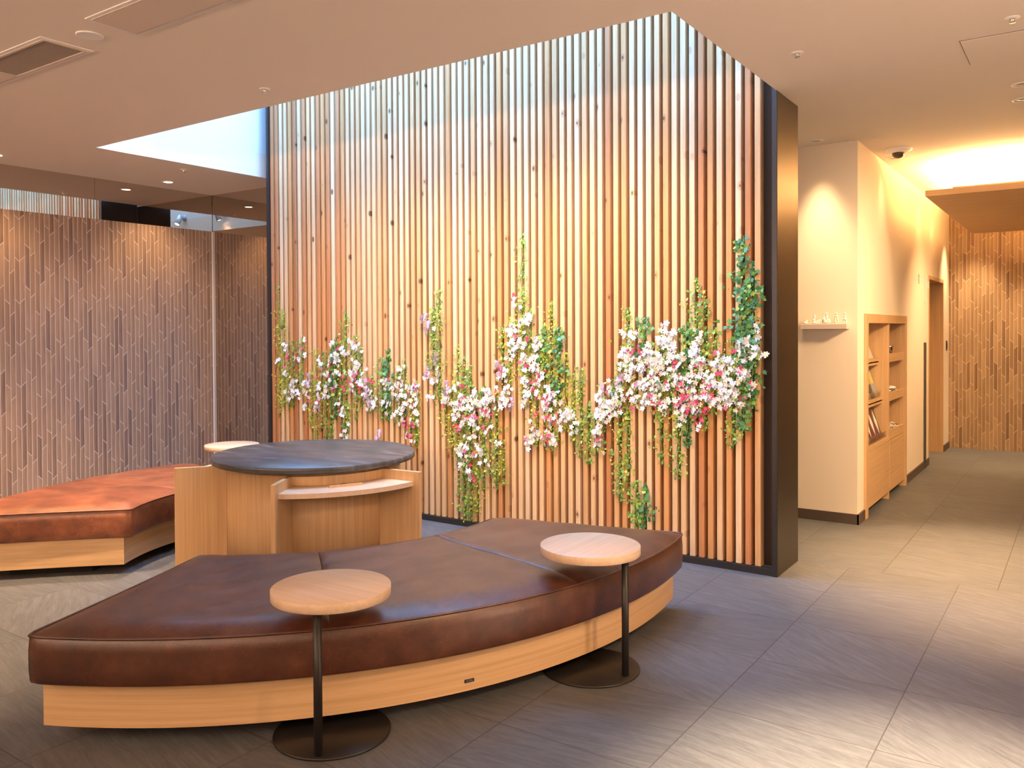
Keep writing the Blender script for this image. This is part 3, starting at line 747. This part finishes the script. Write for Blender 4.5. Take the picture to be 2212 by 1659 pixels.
# spotlights on the near wall of the light well
def spot(x, aim, label, energy, size):
    y0 = WY0; z0 = 3.16
    root = thing('spotlight', (x, y0, z0), label, 'spotlight', 'spotlights in the light well')
    MB().lathe([(0,.0005),(.042,.0005),(.042,.022),(.038,.026),(0,.026)], 32, M=Matrix.Rotation(-pi/2, 4, 'X')).build('wall_plate', M['steel'], root)
    MB().tube([(0,.026,0),(0,.07,-.005)], .010, 12).build('arm', M['steel'], root)
    pos = Vector((0, .105, -.045)); d = (Vector(aim)-Vector((x, y0, z0))-pos).normalized()
    q = Vector((0,0,1)).rotation_difference(d).to_matrix().to_4x4()
    Lm = Matrix.Translation(pos) @ q
    hd = MB().lathe([(0,-.085),(.034,-.085),(.038,-.08),(.038,.075),(.034,.077),(.032,.06)], 32, M=Lm).build('lamp_head', M['steel'], root)
    MB().lathe([(0,.060),(.0315,.060),(.0315,.064),(0,.064)], 32, M=Lm).build('lens', M['lamp'], hd)
    o = light('spotlight_beam', 'SPOT', (0,0,0), energy, WARM, spot_size=size, spot_blend=1.0, shadow_soft_size=.03)
    o.parent = root; o.location = pos + d*.085; o.rotation_euler = d.to_track_quat('-Z', 'Y').to_euler()
AIMZ = .8
spot(-6.06, (-6.75, 4.1, 2.2), 'leftmost spotlight in the light well, lighting its white end wall', 14, 1.3)
spot(-5.15, (-6.0, 3.2, .4), 'second spotlight in the light well, its lens glaring at the camera', 560, 1.3)
spot(-4.24, (-4.75, 5.06, AIMZ), 'spotlight peeking below the ceiling at the left of the slat wall', 128, 1.8)
spot(-3.38, (-3.55, 5.06, AIMZ), 'spotlight peeking below the ceiling above the stone counter', 128, 1.8)
spot(-2.52, (-2.75, 5.06, AIMZ), 'spotlight peeking below the ceiling right of the wall centre', 128, 1.8)
spot(-1.69, (-3.2, 5.06, 1.3), 'spotlight peeking below the ceiling nearest the apex of the well', 70, 1.5)

GARLANDS = [
 ('yellow-green feathery creeper at the far left end beside the black frame', [(-6.07, 1.92, 0.703, 0.5, 0.1), (-6.014, 1.698, 0.811, 1, 0.0), (-5.962, 1.189, 0.793, 0.8, 0.1)], [(-6.022, 1.272, 1.021, 0.05, 3, 0)], []),
 ('white and pale pink blossom garland second from the left frame', [(-5.873, 1.418, 0.818, 0.8, 0.35), (-5.769, 1.46, 0.947, 0.7, 0.5)], [(-5.861, 1.427, 0.881, 0.103, 34, 5), (-5.725, 1.419, 1.276, 0.048, 8, 2)], []),
 ('blossom garland with a lilac spray and trailing yellow tip left of the stone table', [(-5.653, 1.135, 0.646, 0.7, 0.2), (-5.564, 1.339, 0.55, 0.8, 0.15)], [(-5.611, 1.095, 0.75, 0.1, 30, 7)], [(-5.626, 1.107), (-5.627, 1.042), (-5.507, 0.836)]),
 ('leafy green garland with white blossoms hanging down to the stone table', [(-5.465, 1.332, 0.557, 0.9, 0.4), (-5.397, 1.201, 0.562, 0.6, 0.3)], [(-5.434, 1.272, 0.92, 0.085, 30, 4)], []),
 ('white and pink blossom garland left of the small green peak', [(-5.354, 1.448, 0.744, 0.7, 0.8), (-5.292, 1.42, 0.846, 0.5, 0.5)], [(-5.32, 1.412, 0.925, 0.073, 24, 7)], []),
 ('green peak of leaves above white blossoms in the left third', [(-5.181, 1.667, 0.596, 0.9, 0.5), (-5.235, 0.889, 0.581, 0.9, 0.4)], [(-5.178, 1.409, 1.275, 0.06, 12, 0), (-5.165, 1.166, 0.97, 0.066, 10, 8), (-5.213, 0.89, 0.594, 0.055, 18, 1)], []),
 ('white blossom cluster with pink flowers at the right of the small green peak', [(-5.099, 1.471, 0.758, 0.6, 0.3), (-5.028, 1.355, 0.859, 0.6, 0.5)], [(-5.053, 1.382, 1.188, 0.07, 20, 0), (-5.013, 1.17, 0.899, 0.08, 18, 10)], []),
 ('hanging lilac wisteria spray amid white blossoms above the stone table', [(-4.913, 1.134, 0.826, 0.6, 0.4)], [(-4.897, 1.115, 0.846, 0.068, 20, 3)], [(-4.922, 1.076), (-4.933, 1.01), (-4.918, 0.949), (-4.908, 0.896)]),
 ('garland topped by big dark ivy leaves above the table centre', [(-4.792, 1.27, 0.757, 0.8, 0.4), (-4.704, 1.343, 0.781, 0.9, 0.9)], [(-4.751, 1.13, 0.854, 0.072, 22, 3)], [(-4.785, 0.662), (-4.806, 0.611)]),
 ('narrow upright white blossom garland above the table right half', [(-4.589, 1.217, 0.75, 0.7, 0.3), (-4.523, 1.274, 0.809, 0.7, 0.6)], [(-4.593, 1.243, 0.768, 0.055, 32, 2), (-4.515, 1.07, 0.791, 0.049, 16, 2)], []),
 ('white garland with red-pink tip hanging lowest beside the table edge', [(-4.447, 1.091, 0.573, 0.8, 0.2), (-4.393, 1.037, 0.596, 0.5, 0.5)], [(-4.431, 1.073, 0.722, 0.063, 28, 9), (-4.468, 0.794, 0.59, 0.034, 4, 9)], []),
 ('green vine column with a lilac wisteria arching out at its left', [(-4.175, 1.819, 0.937, 1, 0.3), (-4.23, 1.676, 1.188, 0.9, 0.3)], [(-4.201, 1.188, 0.935, 0.07, 16, 4), (-4.243, 1.586, 1.55, 0.024, 2, 0)], [(-4.329, 1.587), (-4.281, 1.608), (-4.258, 1.55), (-4.282, 1.495), (-4.18, 1.304), (-4.185, 1.261), (-4.256, 1.198), (-4.285, 1.15)]),
 ('lilac wisteria over yellow-green foliage right of the tall green column', [(-4.1, 1.055, 0.725, 0.9, 0.15), (-4.041, 1.085, 0.532, 0.7, 0.1)], [(-4.086, 1.048, 0.905, 0.055, 12, 2)], [(-4.08, 1.091), (-4.062, 1.042), (-4.099, 1.005)]),
 ('two green shoots over pink-flecked blossoms left of the wall centre', [(-3.99, 1.388, 0.483, 0.8, 0.2), (-3.931, 1.293, 0.736, 0.8, 0.4)], [(-3.963, 1.095, 0.751, 0.067, 30, 12)], []),
 ('long white garland reaching down to the kick board', [(-3.872, 1.231, 0.017, 0.9, 0.4), (-3.923, 0.736, 0.029, 0.9, 0.3)], [(-3.866, 1.003, 0.757, 0.053, 26, 4), (-3.912, 0.684, 0.437, 0.049, 26, 2)], []),
 ('creamy white garland hanging beside the longest one with pink low blooms', [(-3.8, 0.5, 0.086, 0.9, 0.2), (-3.749, 1.078, 0.295, 0.9, 0.4)], [(-3.761, 1.042, 0.677, 0.069, 40, 7), (-3.741, 0.609, 0.505, 0.052, 12, 2), (-3.834, 0.479, 0.391, 0.044, 4, 5)], []),
 ('white blossom garland ending in bushy green leaves below', [(-3.664, 0.925, 0.304, 0.9, 0.4), (-3.563, 0.674, 0.349, 1, 0.2)], [(-3.666, 1.046, 0.839, 0.059, 26, 5), (-3.583, 0.69, 0.655, 0.025, 3, 0)], []),
 ('lilac and white garland under two short green shoots left of the tallest vine', [(-3.566, 1.537, 1.203, 0.6, 0.6), (-3.504, 1.594, 1.103, 0.8, 0.2)], [(-3.56, 1.203, 0.93, 0.07, 32, 5)], [(-3.592, 1.247), (-3.559, 1.22), (-3.58, 1.169), (-3.482, 0.934), (-3.465, 0.986)]),
 ('tallest vine with ivy leaves climbing highest at the wall centre', [(-3.407, 2.196, 1.543, 0.6, 0.4), (-3.417, 1.811, 1.004, 1, 0.2)], [(-3.42, 1.744, 1.637, 0.044, 5, 3), (-3.43, 1.57, 1.223, 0.069, 56, 4)], []),
 ('white blossom mass immediately right of the tallest vine', [(-3.349, 1.642, 1.007, 0.9, 0.5)], [(-3.352, 1.616, 1.542, 0.032, 10, 0), (-3.301, 1.426, 1.209, 0.067, 28, 6), (-3.359, 1.158, 0.94, 0.044, 22, 2)], []),
 ('pink-dotted blossom garland hanging right of the tallest vine', [(-3.295, 1.276, 0.66, 0.7, 0.2), (-3.243, 1.343, 0.946, 0.6, 0.4)], [(-3.263, 1.316, 1.011, 0.051, 16, 14), (-3.305, 0.893, 0.649, 0.048, 20, 8)], []),
 ('slim green shoots rising beside the white mass with little blossom', [(-3.214, 1.525, 1.178, 0.7, 0.7), (-3.164, 1.698, 1.114, 0.9, 0.2)], [(-3.253, 1.449, 1.402, 0.031, 4, 0)], []),
 ('dark leafy vine over a long white blossom garland right of centre', [(-3.11, 1.517, 1.017, 1, 0.9), (-3.14, 1.016, 0.606, 0.7, 0.3)], [(-3.147, 1.098, 0.687, 0.061, 48, 14)], []),
 ('yellow-green foliage with few white blossoms right of the long blossom garland', [(-3.042, 1.345, 0.89, 0.9, 0.1), (-2.987, 1.191, 0.715, 0.9, 0.1)], [(-3.017, 0.957, 0.794, 0.053, 20, 2), (-2.95, 0.857, 0.782, 0.022, 6, 0)], []),
 ('green leafy vine without flowers at the gap before the low white spray', [(-2.916, 1.241, 0.608, 0.9, 0.5), (-2.854, 0.996, 0.565, 0.6, 0.6)], [], []),
 ('low white spray at the left tip of the right flower band', [(-2.782, 0.936, 0.651, 0.6, 0.3)], [(-2.767, 0.94, 0.658, 0.039, 24, 3)], []),
 ('lilac tinged white bush at the lower left of the right band', [(-2.688, 1.129, 0.91, 0.6, 0.3), (-2.633, 1.262, 0.349, 0.9, 0.3)], [(-2.709, 1.135, 0.893, 0.053, 44, 2), (-2.618, 1.178, 0.929, 0.049, 26, 3)], [(-2.723, 1.113), (-2.59, 1.148), (-2.572, 1.18)]),
 ('white garland with green peak at the left top of the right band', [(-2.574, 0.978, 0.403, 0.8, 0.6), (-2.52, 1.649, 1.042, 0.9, 0.6)], [(-2.541, 1.48, 1.227, 0.051, 40, 3), (-2.508, 1.228, 0.966, 0.041, 20, 5)], []),
 ('white garland with a dark leafed shoot next to the left green peak', [(-2.449, 1.581, 1.26, 0.8, 0.8), (-2.396, 1.413, 1.047, 0.7, 0.4)], [(-2.403, 1.419, 0.986, 0.056, 62, 9)], []),
 ('blossom garland with feathery green trail hanging from its middle', [(-2.327, 1.48, 0.626, 0.8, 0.3)], [(-2.327, 1.338, 0.929, 0.042, 36, 6)], []),
 ('tall white blossom crest at the middle of the right band', [(-2.268, 1.443, 0.993, 0.6, 0.5), (-2.204, 1.354, 0.532, 0.9, 0.5)], [(-2.255, 1.497, 1.264, 0.058, 44, 2), (-2.239, 1.264, 1.024, 0.051, 30, 5)], []),
 ('pink-rich garland with a large ivy leaf below the white crest', [(-2.153, 1.527, 0.745, 0.9, 0.7)], [(-2.159, 1.34, 1.147, 0.041, 26, 2), (-2.134, 1.133, 0.925, 0.05, 16, 18)], []),
 ('upright green vine rising above pink blooms in the right band', [(-2.09, 1.826, 1.06, 1, 0.5)], [(-2.097, 1.119, 0.942, 0.04, 12, 12)], []),
 ('white garland under a thin green shoot right of the upright vine', [(-2.028, 1.692, 0.858, 0.8, 0.6)], [(-2.043, 1.467, 1.15, 0.04, 46, 4), (-2.056, 1.062, 0.885, 0.037, 10, 6)], []),
 ('pink and white garland over bare slats left of the feathery tuft', [(-1.97, 1.516, 1.095, 0.8, 0.3)], [(-1.973, 1.24, 0.963, 0.045, 26, 12)], []),
 ('white blossom garland crowned by a feathery green tuft', [(-1.907, 1.299, 1.068, 0.6, 0.5), (-1.847, 1.444, 0.768, 0.9, 0.6)], [(-1.883, 1.343, 0.997, 0.056, 66, 10)], []),
 ('white garland with a pale leafy top beside the tall right vines', [(-1.791, 1.544, 1.244, 0.7, 0.8)], [(-1.788, 1.373, 1.016, 0.044, 50, 6)], []),
 ('tall dark green vine second from the right frame, highest on the right', [(-1.733, 2.06, 0.877, 1, 0.7)], [(-1.735, 1.444, 1.402, 0.02, 8, 0), (-1.73, 1.26, 1.076, 0.026, 14, 6)], []),
 ('dark ivy vine nearest the right frame with white sprays', [(-1.672, 1.908, 1.022, 1, 0.8)], [(-1.67, 1.478, 1.43, 0.017, 6, 0), (-1.667, 1.388, 1.303, 0.034, 14, 0)], []),
 ('short ivy sprig low on the slats above the bench, left of a pair', [(-2.503, 0.472, 0.178, 0.9, 0.3)], [], []),
 ('short ivy sprig low on the slats above the bench, right of a pair', [(-2.446, 0.463, 0.186, 0.9, 0.7)], [], []),
]

# ------------------------------------------------------------------ climbing garlands on the slats
rv = random.Random(11)
def star_mesh(name, mt, n=5, r=.016, cup=.004, rr=None):
    v = [(0,0,.002)]; f = []
    for i in range(n):
        a = 2*pi*i/n + rr.uniform(-.12,.12); w = .60
        R_ = r*rr.uniform(.88,1.1)
        k = len(v)
        v += [(R_*.55*cos(a-w), R_*.55*sin(a-w), .001+cup*.5), (R_*cos(a-w*.45), R_*sin(a-w*.45), cup+rr.uniform(-.002,.003)), (R_*1.04*cos(a), R_*1.04*sin(a), cup-.001), (R_*cos(a+w*.45), R_*sin(a+w*.45), cup+rr.uniform(-.002,.003)), (R_*.55*cos(a+w), R_*.55*sin(a+w), .001+cup*.5)]
        f += [(0,k,k+1),(0,k+1,k+2),(0,k+2,k+3),(0,k+3,k+4)]
    me = bpy.data.meshes.new(name); me.from_pydata(v, [], f); me.materials.append(mt)
    for p in me.polygons: p.use_smooth = True
    return me
WM = [star_mesh('white_blossom', M['petal'], 5, .0165, .005, rv) for _ in range(4)] + [star_mesh('cream_blossom', M['cream'], 5, .015, .005, rv)]
PM = [star_mesh('pink_blossom', M['pink'], 5, .0125, .006, rv) for _ in range(3)]
def lilac_mesh():
    v = []; f = []
    for i in range(70):
        t = rv.random(); R_ = .020*(1-t*.75); a = rv.uniform(0, 2*pi); c = Vector((R_*cos(a), R_*sin(a)*.9, -t*.060)); s_ = .0068
        n = Vector((cos(a), sin(a), rv.uniform(-.4,.4))).normalized(); u = n.cross(Vector((0,0,1))).normalized(); w = u.cross(n)
        k = len(v); v += [c+u*s_, c+w*s_, c-u*s_, c-w*s_]; f.append((k,k+1,k+2,k+3))
    me = bpy.data.meshes.new('lilac_cluster'); me.from_pydata(v, [], f); me.materials.append(M['lilac']); return me
LM = [lilac_mesh() for _ in range(2)]
TONES = [[(.50,.58,.04),(.40,.54,.05),(.58,.62,.06),(.34,.46,.06)], [(.20,.42,.06),(.27,.48,.07),(.13,.32,.06),(.38,.50,.07)], [(.045,.20,.05),(.08,.27,.06),(.04,.15,.045),(.07,.26,.12)]]
YF = 5.06            # face of the slats
def leaf(b, p, size, col, kind):
    size *= 1.0
    # kind 0 small oval, 1 ivy like, 2 narrow frond
    n = Vector((rv.uniform(-.7,.7), -1, rv.uniform(-.3,.8))).normalized()
    a = rv.uniform(0, 2*pi)
    u = n.cross(Vector((0,0,1))).normalized(); w = n.cross(u)
    d = u*cos(a)+w*sin(a); e = n.cross(d)
    if kind == 0: sh = [(0,0,0),(.35,.30,.04),(.75,.26,.02),(1,0,-.06),(.75,-.26,.02),(.35,-.30,.04)]
    elif kind == 1: sh = [(0,0,0),(.10,.42,.0),(.38,.26,.05),(.55,.50,-.03),(.70,.20,.03),(1.05,0,-.08),(.70,-.20,.03),(.55,-.50,-.03),(.38,-.26,.05),(.10,-.42,0)]
    else: sh = [(0,0,0),(.4,.11,.02),(1.1,0,-.1),(.4,-.11,.02)]
    vs = [p + d*(x*size)+e*(y*size)+n*(z*size) for x, y, z in sh]
    if kind == 2: b.add(vs, [(0,1,2,3)], col)
    else:
        m_ = len(vs); c = p + d*(.5*size) + n*(.02*size); vs.append(c)
        b.add(vs, [(i, (i+1) % m_, m_) for i in range(m_)], col, True)
for lab, strands, blooms, lilacs in GARLANDS:
    x0 = strands[0][0]; zb = min(s[2] for s in strands)
    root = thing('flower_garland' if blooms else 'climbing_vine', (x0, YF, zb), lab, 'garland' if blooms else 'vine', 'garlands climbing the slat wall')
    O = Vector((x0, YF, zb))
    fol = MB(); stm = MB()
    gaps = lambda x: SX0 + .036 + .0122 + PIT*round((x-SX0-.048)/PIT)
    for (x, zt_, zl, full, tone) in strands:
        gx = gaps(x); H_ = zt_-zl; ph = rv.uniform(0, 6)
        path = []; nn = max(4, int(H_/.05))
        for i in range(nn+1):
            z = zt_-H_*i/nn; path.append(Vector((gx+.008*sin(z*17+ph), YF-.012+.010*sin(z*11+ph*2), z))-O)
        stm.tube(path, .0022, 5)
        N = int(H_*(190+330*full)*(1.5 if tone < .25 else 1))
        for i in range(N):
            t = rv.random(); z = zt_-H_*t
            edge = min(1, (t+.12)*3, (1-t+.10)*4)
            sp = (.012+.020*full)*edge
            g_ = 1+.5*sin(z*23+ph)
            px = gx+rv.gauss(0, sp*g_); py = YF-.004-abs(rv.gauss(0, .014+.016*full))*edge+.01
            if abs(px-gx) < .012: py += rv.uniform(0, .03)
            else: py = min(py, YF-.004)
            T_ = TONES[0] if (tone < .25 and rv.random() < .8) else TONES[2] if (tone > .65 and rv.random() < .75) else TONES[1] if rv.random() < .75 else rv.choice(TONES)
            c_ = rv.choice(T_); j = rv.uniform(.8,1.15); c_ = tuple(min(1, q*j) for q in c_)
            k = rv.random()
            if tone < .25: kd, sz = (2, rv.uniform(.012,.024)) if k < .75 else (0, rv.uniform(.014,.024))
            elif tone > .65: kd, sz = (1, rv.uniform(.022,.040)) if k < .45 else (0, rv.uniform(.012,.024)) if k < .8 else (2, .02)
            else: kd, sz = (0, rv.uniform(.011,.022)) if k < .5 else (2, rv.uniform(.012,.026)) if k < .85 else (1, rv.uniform(.018,.03))
            leaf(fol, Vector((px, py, z))-O, sz, c_, kd)
    for (x, zt_, zl, hw, nw, npk) in blooms:      # leaves among the blossoms
        for i in range(int((nw+npk)*2.0)):
            p = Vector((x+rv.uniform(-1,1)*hw, YF-rv.uniform(.004,.028), rv.uniform(zl,zt_)))
            leaf(fol, p-O, rv.uniform(.012,.024), rv.choice(TONES[1]+TONES[0][:2]), rv.choice((0,2)))
    stm.build('stem', M['stem'], root)
    fol.build('foliage', M['leaf'], root, fix=False)['kind'] = 'stuff'
    for (x, zt_, zl, hw, nw, npk) in blooms:
        # blossoms grow in small bunches
        for kind, cnt in ((0, nw), (1, npk)):
            done = 0; cnt = int(cnt*1.45)
            while done < cnt:
                cxx = x+rv.uniform(-1.0,1.0)*hw; cz = rv.uniform(zl, zt_)
                for _ in range(min(cnt-done, rv.randint(2,4) if kind == 0 else rv.randint(1,3))):
                    me = rv.choice(WM if rv.random() < .5 else WM[:4]) if kind == 0 else rv.choice(PM)
                    o = bpy.data.objects.new('cream_blossom' if me.name.startswith('cream') else 'white_blossom' if kind == 0 else 'pink_blossom', me)
                    COL.objects.link(o); o.parent = root
                    o.location = Vector((cxx+rv.gauss(0,.014), YF-rv.uniform(.014,.050), cz+rv.gauss(0,.017)))-O
                    n = Vector((rv.uniform(-.75,.75), -1, rv.uniform(-.3,.7))).normalized()
                    o.rotation_euler = n.to_track_quat('Z', 'Y').to_euler(); s_ = rv.uniform(.92,1.22); o.scale = (s_, s_, s_)
                    done += 1
    for (x, z) in lilacs:
        o = bpy.data.objects.new('lilac_cluster', rv.choice(LM)); COL.objects.link(o); o.parent = root
        o.location = Vector((x, YF-.045, z+.025))-O; o.rotation_euler = (rv.uniform(-.3,.3), rv.uniform(-.4,.6), rv.uniform(0,6))
